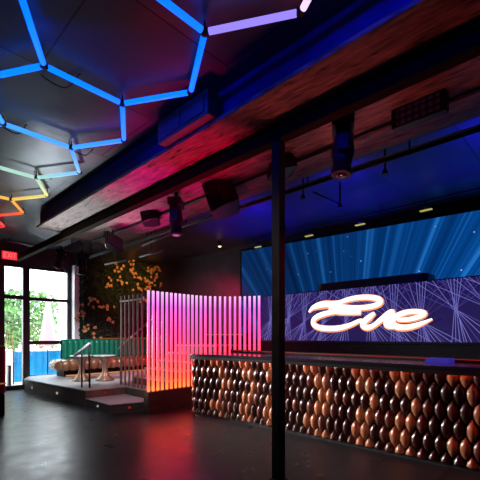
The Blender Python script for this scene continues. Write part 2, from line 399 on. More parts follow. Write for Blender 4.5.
for r in range(7):
    zc = .045+RZ*r
    for c in range(ncol):
        sx = (c+.5+rowoff[r])*PX
        if sx > cum[-1]-.05: continue
        key = (c + rowoff[r] + zig[r]*1.6 + .9*math.sin(c*.37)) % 5.2
        if key < 1.55: mi = 0
        elif key < 2.5: mi = 2 if random.random() < .6 else 1
        else: mi = 1 if random.random() < .85 else 2
        tiles.mi = mi
        rings = []
        for rho in (1, .95, .82, .62, .34, .0):
            dep = .002 + .062*math.sqrt(max(0, 1-rho**2))
            ring = []
            for (a, z) in (OUT if rho > 0 else [(0, 0)]):
                zz = max(ZB, min(ZT, zc+z*rho)); p, n = onpath(sx+a*rho)
                ring.append(tiles.bm.verts.new(Vector((p.x, p.y, zz))+n*sgn*dep))
            rings.append(ring)
        for i in range(4):
            n_ = len(rings[i])
            for k in range(n_): tiles._f([rings[i][k], rings[i][(k+1) % n_], rings[i+1][(k+1) % n_], rings[i+1][k]], True)
        for k in range(len(OUT)): tiles._f([rings[4][k], rings[4][(k+1) % len(OUT)], rings[5][0]], True)
bmesh.ops.dissolve_degenerate(tiles.bm, dist=1e-5, edges=tiles.bm.edges)
tiles.build('padded_front', [M['tan'], M['dark'], M['mid']], bar)
kick = MB().prism([(p.x-.005, p.y) for p in path if p.y > -1.01]+inner, .001, .055); kick.build('toe_kick', M['toe'], bar)
def offs(d): 
    out = []
    for i, p in enumerate(path):
        q, n = onpath(cum[i]); out.append((p.x+n.x*sgn*d, p.y+n.y*sgn*d))
    return out
MB().prism(offs(.10)+[(5.35, -1.0), (5.35, 5.70)], 1.10, 1.15).build('counter', M['counter'], bar, bevel=.008)
MB().b2(5.36, 5.46, -1.0, 5.45, 1.10, 1.20).build('counter_upstand', M['black'], bar)
MB().b2(5.355, 5.358, -.9, 5.4, 1.178, 1.190).build('led_strip', M['redled'], bar)
MB().prism(offs(.106)+[(5.0, -1.0), (5.0, 5.62)], 1.086, 1.10).build('counter_lip', M['black'], bar)
A_, B_ = offs(.098), offs(.106); LP_ = MB()
for i in range(4, len(A_)-1): LP_.prism([A_[i], A_[i+1], B_[i+1], B_[i]], 1.055, 1.086)
LP_.build('counter_apron', M['black'], bar)
A_, B_ = offs(.078), offs(.092); nl = MB()
for i in range(20, len(A_)-1): nl.prism([A_[i], A_[i+1], B_[i+1], B_[i]], 1.078, 1.0855)
nl.build('nosing_led', M['nosing'], bar)
t = tag(MB().b2(5.05, 5.30, 1.33, 1.60, 1.152, 1.20).build('till_tray', M['blueled']), 'small blue glowing box lying on the black bar counter', 'box')

# back counter below the LED panel
t = thing('back_bar', 'dark back bar cabinet under the indigo LED panel', 'cabinet', (6.9, 3, 0))
MB().b2(6.62, 7.2, .2, 5.6, .001, 1.33).build('carcass', M['black'], t)
for k in range(6):
    y = .25+k*.9; MB().b2(6.59, 6.615, y, y+.82, .1, 1.1).build('door', M['black'], t, bevel=.006)

# ------------------------------------------------------------------ LED panel with rays and the script sign
t = thing('led_panel', 'wide indigo LED panel with crossing lavender rays below the video wall', 'screen', (6.7, 3, 1.39))
PY0, PY1, PZ0, PZ1 = .2, 5.72, 1.385, 2.39
MB().b2(6.62, 6.85, PY0-.03, PY1+.03, PZ0-.04, PZ1+.02).build('housing', M['plastic'], t)
MB().b2(6.605, 6.62, PY0, PY1, PZ0, PZ1).build('display', M['eve_bg'], t)
rays = MB()
def clipline(x0, z0, x1, z1):
    t0, t1 = 0, 1; dx, dz = x1-x0, z1-z0
    for p, q in ((-dx, x0-PY0), (dx, PY1-x0), (-dz, z0-PZ0), (dz, PZ1-z0)):
        if abs(p) < 1e-9:
            if q < 0: return None
            continue
        r_ = q/p
        if p < 0: t0 = max(t0, r_)
        else: t1 = min(t1, r_)
    if t0 >= t1: return None
    return x0+t0*dx, z0+t0*dz, x0+t1*dx, z0+t1*dz
fx = PY0+.15
def quad(l, wd_):
    y0, z0, y1, z1 = l; d_ = Vector((0, y1-y0, z1-z0)); 
    if d_.length < .05: return
    n = Vector((0, -d_.z, d_.y)).normalized()*wd_/2
    a, b_ = Vector((6.602, y0, z0)), Vector((6.602, y1, z1))
    rays._f([rays.bm.verts.new(v) for v in (a-n, b_-n, b_+n, a+n)])
fx = PY0+.1
while fx < PY1+.2:
    fz = PZ0+random.uniform(.34, .56); sd = 1 if fx < 3.4 else -1
    def thru(a, up, w_, mi_, j_=.03):
        dx, dz = math.sin(a), math.cos(a)*up; x_ = fx+random.uniform(-j_, j_)
        l = clipline(x_, fz, x_+dx*2.6, fz+dz*2.6); rays.mi = mi_
        if l: quad(l, w_)
    for j in range(4):          # narrow trunk
        o_ = (j-1.5)*.022
        l = clipline(fx+o_*2.4, PZ1, fx+o_*.6, fz); rays.mi = 0
        if l: quad(l, .009)
        l = clipline(fx+o_*.6, fz, fx+o_*2.6-sd*.03, PZ0)
        if l: quad(l, .009)
    n1 = random.randint(6, 8)
    for j in range(n1): thru(sd*(.28+.95*j/n1+random.uniform(-.03, .03)), 1, .008, j % 2)
    n2 = random.randint(7, 9)
    for j in range(n2): thru(-sd*(.12+1.05*j/n2), -1, .010, 0 if j % 3 else 1, .015)
    for j in range(3): thru(-sd*(.35+.3*j), 1, .006, 1)
    fx += random.uniform(.40, .52)
rays.build('ray_picture', [M['eve_ray'], M['eve_ray2']], t, fix=False)

sg = thing('script_sign', 'glowing white and peach script sign reading Eve on the indigo LED panel', 'sign', (6.56, 3.2, 1.8))
STROKES = [('letter', [(309.5, 312.5, .35), (313, 308.5, .8), (318, 306.2, 1.15), (325, 304.8, 1.3), (332, 304.6, 1.2), (340, 303, .85), (348, 300.2, .85), (358, 298.2, .9), (369, 297.7, .9), (378, 299.3, .95), (381, 302.3, .9), (377, 305.4, .9), (368, 307.6, .9), (355, 308.4, .9), (343, 307.4, .9), (335, 307.5, .9), (331, 309.5, .9), (338, 312, 1.0), (350, 312.6, .95), (361, 312.8, .8)]),
           ('letter', [(338, 311.8, .85), (328, 313.5, .95), (319, 316.4, 1.0), (314, 320.5, 1.0), (314.5, 325, 1.0), (320, 328, 1.0), (330, 329, 1.0), (341, 328.2, .95), (351, 325.2, .8), (360, 321.2, .7), (364, 321.5, .65)]),
           ('letter', [(375, 313.5, .6), (370, 317.5, 1.0), (365, 322, 1.05), (363.5, 326, 1.0), (368, 328, .95), (374, 326, .8), (381, 320.5, .9), (388, 315, 1.05), (392.5, 312.5, .95), (391, 317, 1.0), (387, 322, 1.0), (388, 326.2, .9), (394, 327.2, .7)]),
           ('letter', [(398, 320.3, .6), (408, 320, .75), (418, 317.8, .8), (424.5, 314.6, .8), (422, 312.6, .8), (413, 312, .8), (404, 313.6, .9), (396, 317.5, 1.0), (392.5, 322.5, 1.0), (397, 327, 1.0), (407, 327.8, .9), (419, 325, .75), (432.5, 319.5, .25)])]
for nm, pts in STROKES:
    W = [atX(u_, v_, 6.55) for u_, v_, _ in pts]; Wr = [Vector((r_, 0, 0)) for *_, r_ in pts]
    Ws = smooth(W, 5); Rr = [max(.2, q.x) for q in smooth(Wr, 5)]
    MB().tube(Ws, [.068*r_ for r_ in Rr], 12, squash=(.45, 1.0, 1.0)).build('letter_rim', M['sign_rim'], sg)
    Wf = [p+Vector((-.026, 0, .010)) for p in Ws]
    MB().tube(Wf, [.049*r_ for r_ in Rr], 12, squash=(.4, 1.0, 1.0)).build('letter_face', M['sign_core'], sg)
for y in (4.0, 3.4, 2.9, 2.3): MB().tube([(6.60, y, 1.8), (6.555, y, 1.8)], .01, 6).build('standoff', M['steel'], sg)

# desk slab above the panel
t = thing('dj_desk', 'low black desk slab with rounded ends on top of the indigo LED panel', 'desk', (6.75, 3.1, 2.41))
prof = []
ya, yb = 2.08, 4.22
poly = [(6.60+.16*(1-math.cos(a)), yb-.16+.16*math.sin(a)) for a in [PI/2*k/6 for k in range(7)]]
poly += [(7.05, yb)]+[(7.05, ya)]+[(6.60+.16*(1-math.cos(a)), ya+.16-.16*math.sin(a)) for a in [PI/2*k/6 for k in range(6, -1, -1)]]
MB().prism(poly, 2.411, 2.52).build('slab', M['plastic'], t)
MB().prism([(x+.02, y) for x, y in poly], 2.52, 2.545).build('top_edge', M['blackmetal'], t)

# video wall
p0, p1 = Vector((7.40, 7.03, 0)), Vector((8.19, -.1, 0))
ln = (p1-p0).length; ang_ = math.atan2(p1.y-p0.y, p1.x-p0.x)
t = thing('video_wall', 'large video wall showing blue light rays, behind the indigo LED panel', 'screen', (p0.x, p0.y, 0))
me_o = MB().b2(0, ln, -.06, -.05, 1.40, 3.78).build('display', M['video'], None)
me_o.parent = t; me_o.rotation_euler = (0, 0, ang_); me_o.location = (0, 0, 0)
fr = MB().b2(-.04, ln+.04, -.05, .03, 1.36, 3.83).b2(-.04, 0, -.075, -.05, 1.36, 3.83).b2(-.04, ln+.04, -.075, -.05, 3.78, 3.83).build('frame', M['black'], None)
fr.parent = t; fr.rotation_euler = (0, 0, ang_)

# ------------------------------------------------------------------ platform, steps
plat = thing('seating_platform', 'raised dark platform under the booth seating with small step lights', 'platform', (3.8, 9, 0))
polyP = [(3.42, 11.49), (3.11, 10.86), (3.36, 7.74), (4.24, 7.70), (4.26, 6.50), (4.62, 6.50), (4.62, 8.05), (7.54, 8.05), (7.54, 11.49)]
MB().prism(polyP, .001, .325).build('riser', M['stone'], plat)
MB().prism([(x-(.012 if x < 4 else 0), y-(.012 if y < 8 else 0)) for x, y in polyP], .326, .35).build('deck', M['tread'], plat)
for (X_, Y_) in ((3.246, 9.0), (3.15, 10.4)):
    MB().b2(X_-.012, X_+.01, Y_-.04, Y_+.02, .14, .19).build('step_light', M['stepled'], plat)
MB().b2(3.76, 3.80, 7.69, 7.72, .23, .27).build('step_light', M['redled'], plat)
stp = thing('corner_step', 'low dark step at the corner of the seating platform', 'step', (3.8, 7.2, 0))
sp_ = [(3.38, 7.73), (3.40, 6.72), (4.235, 6.50), (4.235, 7.69)]
MB().prism(sp_, .001, .155).build('riser', M['stone'], stp)
MB().prism([(3.365, 7.73), (3.385, 6.705), (4.235, 6.485), (4.235, 7.69)], .155, .175).build('tread', M['tread'], stp)
MB().b2(3.375, 3.395, 7.20, 7.24, .06, .10).build('step_light', M['stepled'], stp)
MB().b2(3.72, 3.76, 6.60, 6.635, .06, .10).build('step_light', M['redled'], stp)
st = thing('staircase', 'dark stairs rising behind the glowing slat screen', 'stairs', (5, 7.3, .35))
xs = [4.64, 4.98, 5.30, 5.62, 5.94]
for i, x in enumerate(xs):
    z0 = .351 if i else .351
    z1 = .35+.18*(i+1)
    MB().b2(x, x+(.36 if i < 4 else 1.5), 6.52, 8.04, .36 if x > 4.62 else .36, z1-.02).build('riser', M['stone'], st)
    MB().b2(x-.02, x+(.36 if i < 4 else 1.5), 6.52, 8.04, z1-.02, z1).build('tread', M['tread'], st)
    MB().b2(x-.032, x-.0205, 6.52, 8.04, z1-.03, z1+.002).build('nosing', M['white'], st)
MB().b2(4.64, 7.44, 6.52, 8.04, .002, .36).build('carcass', M['stone'], st)
# ------------------------------------------------------------------ slat screens
scr = thing('slat_screen', 'curved screen of glowing upright slats, pink above and orange below, beside the bar', 'screen', (4.8, 6.3, 0))
sp_pts = smooth([(3.90, 6.28, 0), (4.49, 6.32, 0), (5.27, 6.32, 0), (5.68, 6.15, 0), (5.98, 5.85, 0), (6.15, 5.55, 0), (6.22, 5.33, 0)], 20)
cm = [0]
for i in range(1, len(sp_pts)): cm.append(cm[-1]+(sp_pts[i]-sp_pts[i-1]).length)
def onscr(sv):
    i = max(j for j in range(len(cm)-1) if cm[j] <= max(0, min(cm[-1]-1e-5, sv)))
    f = (sv-cm[i])/(cm[i+1]-cm[i]); t_ = (sp_pts[i+1]-sp_pts[i]).normalized()
    return sp_pts[i].lerp(sp_pts[i+1], f), t_
def band(d0, d1, z0, z1, m_, name, s0=0, s1=None):
    s1 = cm[-1] if s1 is None else s1
    A, B = [], []
    n = 40
    for k in range(n+1):
        p, t_ = onscr(s0+(s1-s0)*k/n); nn = Vector((t_.y, -t_.x, 0))
        A.append((p.x+nn.x*d0, p.y+nn.y*d0)); B.append((p.x+nn.x*d1, p.y+nn.y*d1))
    b_ = MB()
    for k in range(n): b_.prism([A[k], A[k+1], B[k+1], B[k]], z0, z1)
    bmesh.ops.remove_doubles(b_.bm, verts=b_.bm.verts, dist=1e-4)
    return b_.build(name, m_, scr)
band(-.07, .07, .001, .40, M['stone'], 'plinth')
pos = .06
while pos < cm[-1]-.02:
    p, t_ = onscr(pos)
    MB().box((p.x, p.y, 1.385), (.048, .034, 1.96), Rz(math.atan2(t_.y, t_.x))).build('slat', M['slat_lit'], scr, bevel=.006)
    pos += .112
s2 = thing('dark_slat_screen', 'row of unlit bronze slats on the platform edge beside the glowing slat screen', 'screen', (4.3, 7.3, .35))
for k in range(6):
    y = 7.95-k*.178
    MB().b2(4.275, 4.305, y-.02, y+.02, .352, 2.40).build('slat', M['slat_dim'], s2, bevel=.004)
MB().b2(4.28, 4.30, 6.98, 8.0, 2.26, 2.29).build('cross_rail', M['steel'], s2)

# handrails
hr = thing('stair_handrail', 'grey sloping handrail rising beside the stairs behind the bronze slats', 'handrail', (4.4, 8.1, .35))
MB().tube([(4.30, 8.12, 1.18), (5.20, 8.12, 1.90)], .02, 8).build('rail', M['steel'], hr)
MB().tube([(4.36, 8.12, .352), (4.36, 8.12, 1.22)], .016, 8).build('post', M['blackmetal'], hr)
MB().tube([(5.14, 8.12, .352), (5.14, 8.12, 1.84)], .016, 8).build('post', M['blackmetal'], hr)
hr = thing('step_handrail', 'short handrail with bright sloping top and two dark posts at the platform corner', 'handrail', (3.5, 7.95, .35))
A, B = Vector((3.36, 8.22, 1.07)), Vector((3.56, 8.0, 1.31))
MB().tube([A-(B-A)*.1, B+(B-A)*.05], .03, 8).build('rail', M['white'], hr)
MB().tube([A.lerp(B, .45), Vector((A.lerp(B, .45).x+.0, A.lerp(B, .45).y, .352))], .019, 8).build('post', M['blackmetal'], hr)
MB().tube([B, Vector((B.x, B.y-.02, .352))], .022, 8).build('post', M['blackmetal'], hr)
MB().tube([(A.lerp(B, .45).x, A.lerp(B, .45).y, .50), (B.x, B.y-.018, .50)], .012, 8).build('cross_bar', M['blackmetal'], hr)

# ------------------------------------------------------------------ booth seating
bn = thing('booth_bench', 'long tufted booth bench with brown leather seat and green channelled back along the flower wall', 'bench', (5.4, 10.8, .35))
seat = MB(); n = 24*8; W_ = .19
x0, x1 = 3.72, 7.45
secs = []
cnt = int((x1-x0)/W_); NS = cnt*6
for i in range(NS+1):
    f = i/NS; x = x0+(x1-x0)*f; ph = (i % 6)/6
    pil = math.sin(PI*ph)**.5 if 0 < ph < 1 else 0
    endr = min(1, (x-x0)/.22); endf = math.sqrt(max(0, 1-(1-endr)**2))
    ring = []
    yc = 10.72; hy = .40*(.45+.55*endf); hz = .165*(.35+.65*endf)
    for k in range(16):
        a = 2*PI*k/16; ca, sa = math.cos(a), math.sin(a)
        e_ = .55
        rr = 1-.16*(1-pil)
        ring.append(seat.bm.verts.new((x, yc-hy*rr*math.copysign(abs(ca)**e_, ca), 0.675+hz*rr*math.copysign(abs(sa)**e_, sa))))
    secs.append(ring)
for i in range(NS):
    for k in range(16): seat._f([secs[i][k], secs[i][(k+1) % 16], secs[i+1][(k+1) % 16], secs[i+1][k]], True)
seat._f(secs[0]); seat._f(secs[-1][::-1])
seat.build('seat', M['leather'], bn)
MB().b2(4.0, 7.45, 10.56, 11.1, .352, .52).build('base', M['black'], bn)
MB().b2(4.05, 7.4, 10.54, 10.558, .365, .40).build('led_strip', M['amber'], bn)
back = MB(); k = 0; xx = 4.16
while xx < 7.4:
    prof_ = [(.0, .80), (.07, .80), (.078, .9), (.078, 1.28), (.06, 1.36), (.0, 1.385)]
    secs = []
    for j in range(7):
        a = PI*j/6; px_ = xx+.08-.079*math.cos(a); bul = .35+.65*math.sin(a)
        secs.append([back.bm.verts.new((px_, 11.14-d_*bul, z_)) for d_, z_ in prof_])
    for j in range(6):
        for q_ in range(5): back._f([secs[j][q_], secs[j][q_+1], secs[j+1][q_+1], secs[j+1][q_]], True)
    xx += .16
back.build('backrest', M['green'], bn)
MB().b2(4.14, 7.44, 11.141, 11.19, .352, 1.37).build('back_panel', M['black'], bn)

def table(x, y, label):
    t = thing('pedestal_table', label, 'table', (x, y, .35), 'pedestal tables at the booth bench')
    MB().lathe([(.265, .615), (.275, .62), (.275, .64), (.265, .645)], (x, y, .352), 32).build('table_top', M['tabletop'], t)
    MB().lathe([(.21, 0), (.22, .02), (.20, .05), (.13, .11), (.075, .20), (.055, .32), (.07, .42), (.12, .52), (.17, .60), (.17, .615)], (x, y, .352), 36, lobes=9, amp=.05, twist=5).build('pedestal', M['pedestal'], t)
table(4.42, 9.02, 'round pedestal table with flared hammered base, nearer the stairs')
table(3.98, 9.38, 'round pedestal table with flared hammered base, behind the short handrail')

# ------------------------------------------------------------------ flower wall
lw = thing('flower_wall', 'dark green leafy wall dotted with orange flowers behind the booth bench', 'plant wall', (6, 11.3, 1))
MB().b2(4.78, 7.54, 11.26, 11.48, 1.40, 3.98).build('backing', M['moss'], lw)
def leaf(mb, p, n, L, Wd, rnd=random):
    n = n.normalized(); a = n.cross(Vector((rnd.uniform(-1, 1), rnd.uniform(-1, 1), rnd.uniform(-1, 1)))).normalized(); c = n.cross(a)
    tip = p+a*L+n*L*.35; mid = p+a*L*.5+n*L*.25
    vs = [mb.bm.verts.new(v) for v in (p, mid+c*Wd, tip, mid-c*Wd)]
    mb._f([vs[0], vs[1], vs[2]]); mb._f([vs[0], vs[2], vs[3]])
fo = MB()
for i in range(5200):
    x, z = random.uniform(4.76, 7.54), random.uniform(1.47, 3.9)
    leaf(fo, Vector((x, 11.255, z)), Vector((random.uniform(-.6, .6), -1, random.uniform(-.3, .7))), random.uniform(.06, .14), random.uniform(.015, .035))
for i in range(700):
    z = random.uniform(1.45, 3.75)
    leaf(fo, Vector((4.775, random.uniform(11.22, 11.3), z)), Vector((-1, random.uniform(-1, .2), random.uniform(-.3, .7))), random.uniform(.05, .11), random.uniform(.015, .03))
o = fo.build('foliage', M['leaf'], lw, fix=False); o['kind'] = 'stuff'
FL = [(112, 283, 1.2), (119, 268, 1), (131, 272, 1), (137, 275, 1.1), (147, 272, 1.3), (140, 285, 1.6), (148, 281, 1), (88, 302, 1.2), (101, 304, .8), (110, 307, .8), (108, 319, .8), (81, 316, 1), (88, 331, 1.4), (97, 338, .9), (144, 300, .9), (155, 268, 1), (160, 275, 1.2), (166, 270, 1), (153, 284, 1.1), (163, 283, 1), (124, 281, .9), (150, 290, .8), (132, 262, .7)]
for (u_, v_, k_) in FL:
    p = atY(u_, v_, 11.16); p.z = min(p.z, 3.9); fl = MB()
    for j in range(int(6*k_)):
        c0 = p+Vector((random.uniform(-.17, .17)*k_, random.uniform(-.03, .03), random.uniform(-.13, .13)*k_))
        for q_ in range(6):
            a = 2*PI*q_/6+random.random()
            d_ = Vector((math.cos(a), -.45, math.sin(a))).normalized(); sd = Vector((-math.sin(a), 0, math.cos(a)))
            L = random.uniform(.045, .075)
            vs = [fl.bm.verts.new(v) for v in (c0, c0+d_*L*.6+sd*L*.38, c0+d_*L, c0+d_*L*.6-sd*L*.38)]; fl._f(vs)
    fl.build('flower', M['petal'], lw, fix=False)
t = tag(MB().b2(5.3, 7.5, 11.06, 11.135, 1.395, 1.41).build('ledge_light', M['amber2']), 'thin line of amber lights on the ledge above the green bench back', 'light')
M['amber_soft'] = glow('amber_soft', (1, .38, .08), .35); t.data.materials[0] = M['amber_soft']
t = tag(MB().b2(6.9, 6.93, 6.6, 8.0, 1.50, 1.53).build('shelf_light', M['amber_soft']), 'thin amber light line seen through the glowing slats', 'light')
t = tag(MB().b2(6.93, 7.3, 6.6, 8.02, 1.252, 1.56).build('upper_counter', M['black']), 'dark counter on the upper landing behind the glowing slats', 'counter')

# ------------------------------------------------------------------ overhead show fixtures
def moving_head(x, y, ztop, rz, tilt, label, sc_=1.0, lens_m=None, lean=0):
    t = thing('moving_head_light', label, 'stage light', (x, y, ztop))
    R = Rz(rz); P = lambda v: Vector((x, y, ztop))+R @ (Vector(v)*sc_)
    MB().box(P((0, 0, -.065)), (.30*sc_, .20*sc_, .12*sc_), R).build('base', M['plastic'], t, bevel=.012)
    MB().tube([P((0, 0, 0)), P((0, 0, .10))], .03*sc_, 8).build('clamp', M['blackmetal'], t)
    yk = MB()
    for sx in (-1, 1): yk.box(P((.135*sx, 0, -.235)), (.045*sc_, .12*sc_, .24*sc_), R)
    yk.box(P((0, 0, -.135)), (.285*sc_, .11*sc_, .03*sc_), R); yk.build('yoke', M['plastic'], t, bevel=.008)
    c = P((0, 0, -.29)); RR = R @ Rx(tilt) @ Ry(lean)
    hd = MB().lathe([(q*sc_, z*sc_) for q, z in [(.06, .16), (.085, .14), (.095, .06), (.105, .0), (.105, -.06), (.09, -.10), (.085, -.20), (.10, -.215), (.10, -.25), (.085, -.26)]], c, 20, RR).build('head', M['plastic'], t)
    MB().lathe([(.001, -.262*sc_), (.05*sc_, -.262*sc_), (.05*sc_, -.268*sc_), (.001, -.270*sc_)], c, 20, RR).build('lens', lens_m or M['steel'], hd)
    return t
M['lens_w'] = pbr('lens_glass', (.02, .02, .03), .15, coat=1); M['lens_pink'] = glow('lens_pink', (.9, .2, .5), .5)
ph = atX(343, 150, 3.40)
moving_head(3.40, ph.y, 3.66, .5, .06, 'black moving-head stage light hanging right of the slim column, before the grille box', 1.06, M['lens_w'], .1)
p = atX(176, 210, 3.5)
moving_head(3.50, p.y, 3.62, .7, .0, 'black moving-head stage light left of the big hanging loudspeaker', 1.02, M['lens_pink'])
moving_head(4.0, 9.4, 3.55, .2, .1, 'small black moving-head stage light hanging in front of the flower wall', .95, M['steel'])
moving_head(3.45, 9.3, 3.55, .9, .5, 'tilted black stage light at the far end of the girder near the window', .85, M['lens_pink'])
def speaker(x, y, z, w_, h_, d_, rz, tilt, label, face='grille', roll=0, kind='hanging_speaker', cat='speaker'):
    t = thing(kind, label, cat, (x, y, z))
    R = Rz(rz) @ Rx(tilt) @ Ry(roll); P = lambda v: Vector((x, y, z))+R @ Vector(v)
    mb = MB(); pts = [(-w_/2, -d_/2), (w_/2, -d_/2), (w_/2, 0), (w_*.3, d_/2), (-w_*.3, d_/2), (-w_/2, 0)]
    lo = [mb.bm.verts.new(P((a, b_, -h_/2))) for a, b_ in pts]; hi = [mb.bm.verts.new(P((a, b_, h_/2))) for a, b_ in pts]
    mb._f(lo); mb._f(hi[::-1])
    for i in range(6): mb._f([lo[i], lo[(i+1) % 6], hi[(i+1) % 6], hi[i]])
    mb.build('cabinet', M['plastic'], t, bevel=.012)
    MB().box(P((0, -d_/2-.008, 0)), (w_*.88, .012, h_*.9), R).build('front_grille', M[face], t)
    MB().tube([P((w_*.54, 0, 0)), P((w_*.54, 0, h_*.6)), P((-w_*.54, 0, h_*.6)), P((-w_*.54, 0, 0))], .012, 6).build('bracket', M['blackmetal'], t)
    c = P((0, 0, h_*.6)); MB().tube([c, (c.x, c.y, 3.715 if c.x < 4.42 and c.x > 3.22 else 4.0)], .014, 6).build('hanger', M['blackmetal'], t)
    return t
p = atX(221, 197, 3.85)
speaker(3.85, p.y, p.z-.02, .62, .42, .42, .75, -.35, 'large black loudspeaker hanging tilted below the magenta-lit soffit', 'black')
p = atX(280, 170, 3.75)
speaker(3.75, p.y, p.z, .42, .13, .30, .9, -.25, 'flat black flood light box hanging just behind the slim column top', 'black', kind='flood_light', cat='stage light')
M['paleface'] = pbr('pale_grille', (.10, .11, .12), .4)
p = atX(113, 243, 3.75)
speaker(3.75, p.y, p.z, .40, .34, .16, .25, -.45, 'grey-faced square speaker panel hanging near the far end of the soffit', 'paleface', .35)
p = atX(150, 218, 3.8)
speaker(3.8, p.y, p.z, .5, .2, .3, .9, -.2, 'small flat black fixture hanging left of the pink-lensed stage light', 'black', kind='flood_light', cat='stage light')

# pipes near the window wall, across the room
def hang(p): return
t = thing('cross_pipe', 'pale pipe crossing above the door and window', 'pipe', (3.5, 10.8, 3.8))
MB().tube([atY(4, 239.5, 10.6), atY(40, 247, 10.6)], .03, 8).build('pipe', M['pipe'], t)
MB().tube([atY(12, 240, 10.6), atY(12, 240, 10.6)+Vector((0, 0, .2))], .01, 6).build('hanger', M['blackmetal'], t)
pale = [((330/4+60, 263/4+180), (440/4+60, 215/4+180), 'upper pale lighting bar below the magenta soffit, left of the loudspeaker'),
        ((320/4+60, 308/4+180), (412/4+60, 282/4+180), 'lower pale lighting bar in front of the orange flowers'),
        ((180/4+60, 338/4+180), (265/4+60, 320/4+180), 'pale lighting bar end above the dark green wall')]
for (q0, q1, lb) in pale:
    a, b_ = atX(*q0, 4.75), atX(*q1, 4.75)
    t = thing('lighting_bar', lb, 'lighting bar', a)
    MB().tube([a, b_], .028, 8).build('bar', M['pipe'], t); m_ = a.lerp(b_, .5)
    MB().tube([m_, (m_.x, m_.y, 4.0)], .01, 6).build('hanger', M['blackmetal'], t)
t = thing('tilted_flap', 'pale tilted metal flap hanging beyond the end of the boxed beam', 'panel', (3.9, 9.6, 3.7))
P4 = [atY(60, 249, 9.9), atY(79, 241, 9.9), atY(83.5, 245, 9.7), atY(70, 251.5, 9.7)]
mb = MB(); lo = [mb.bm.verts.new(v) for v in P4]; hi = [mb.bm.verts.new(v+Vector((0, 0, .02))) for v in P4]
mb._f(lo); mb._f(hi[::-1]); [mb._f([lo[i], lo[(i+1) % 4], hi[(i+1) % 4], hi[i]]) for i in range(4)]
mb.build('plate', M['pipe'], t); c_ = (P4[0]+P4[2])/2; MB().tube([c_, (c_.x, c_.y, 4.0)], .01, 6).build('hanger', M['blackmetal'], t)

# track lights in front of the video wall
t = thing('track_light', 'black track with small spot heads above the video wall', 'light', (7.0, 3, 3.85))
MB().b2(6.98, 7.01, -.5, 6.6, 3.84, 3.87).build('track', M['blackmetal'], t)
MB().b2(6.99, 7.0, 0, .01, 3.87, 3.99).b2(6.99, 7.0, 3, 3.01, 3.87, 3.99).b2(6.99, 7.0, 6, 6.01, 3.87, 3.99).build('hanger', M['blackmetal'], t)
for u_ in (258, 309, 360, 426):
    p = atX(u_, 230, 6.995); y = p.y
    h_ = MB().lathe([(.035, .08), (.045, .06), (.045, -.06), (.04, -.07)], (6.995+.03, y, 3.74), 14, Ry(-1.0)).build('spot_head', M['blackmetal'], t)
    MB().tube([(6.995, y, 3.84), (6.995, y, 3.76)], .01, 6).build('stem', M['blackmetal'], t)
    MB().box((6.995, y, 3.695), (.05, .20, .012), Ry(.1)).build('head_glint', M.setdefault('yglow', glow('warm_glint', (.55, .5, .12), .8)), t)  # glowing bar imitates the warm glint on each spot head
t = thing('pendant_lamp', 'tiny bright orange lamp hanging from the ceiling above the slat screen', 'lamp', (6.78, 7.37, 3.94))
MB().lathe([(.03, .10), (.045, .06), (.045, -.02), (.035, -.03)], (6.78, 7.3, 3.90), 14).build('housing', M['blackmetal'], t)
MB().lathe([(.002, -.06), (.03, -.05), (.045, -.03), (.035, -.028)], (6.78, 7.3, 3.90), 14).build('bulb', M['amber2'], t)
def sprink(u_, v_, X_, lb):
    p = atX(u_, v_, X_); t = thing('sprinkler', lb, 'sprinkler', p)
    MB().tube([p+Vector((0, 0, .02)), (p.x, p.y, 4.0)], .014, 8).build('drop_pipe', M['blackmetal'], t)
    MB().lathe([(.02, .03), (.03, .02), (.03, -.01), (.045, -.02), (.045, -.03)], p, 12).build('nozzle', M['blackmetal'], t)
sprink(385, 172, 4.75, 'small black sprinkler hanging from the blue ceiling right of the stage light')
sprink(303, 197, 4.85, 'small black sprinkler hanging from the blue ceiling just right of the column')
sprink(340, 206, 5.6, 'small black sprinkler at the end of the slanting arm on the blue ceiling')
a, b_ = atX(313, 192, 5.2), atX(339, 204, 5.6)
pipe('slanting_arm', 'thin black slanting arm under the blue ceiling between two sprinklers', a, b_, .014)

# exit sign
t = thing('exit_sign', 'red glowing EXIT sign above the glass door', 'sign', (2.85, 10.9, 3.6))
p = atY(9.6, 255.5, 10.9)
MB().box(p, (.34, .04, .20)).build('housing', M['exit_red'], t, bevel=.01)
MB().tube([p+Vector((0, 0, .1)), (p.x, p.y, 4.0)], .012, 6).build('hanger', M['blackmetal'], t)
tx = MB(); ty = p.y-.026
def bar2(x0, z0, x1, z1, w_=.016):
    A, B = Vector((p.x+x0, ty, p.z+z0)), Vector((p.x+x1, ty, p.z+z1)); d_ = B-A; an = math.atan2(d_.z, d_.x)
    tx.box((A+B)/2, (d_.length+w_, .006, w_), Ry(-an))
h = .055
bar2(-.13, -h, -.13, h); bar2(-.13, h, -.08, h); bar2(-.13, 0, -.09, 0); bar2(-.13, -h, -.08, -h)
bar2(-.045, -h, .015, h); bar2(-.045, h, .015, -h); bar2(.045, -h, .045, h); bar2(.075, h, .135, h); bar2(.105, -h, .105, h)
tx.build('lettering', M['exit_txt'], t)

# dark red seat back at the left edge
t = thing('lounge_booth', 'dark red upholstered booth end with black base at the left edge', 'booth', (1.5, 8.3, 0))
MB().b2(1.0, 1.94, 7.9, 8.5, .001, .42).build('base', M['black'], t, bevel=.02)
MB().b2(1.0, 1.955, 7.88, 8.5, .42, 1.30).build('backrest', M['burgundy'], t, bevel=.04)
MB().b2(1.60, 1.95, 7.86, 7.9, .60, .62).build('ledge_trim', M['amber_soft'], t)

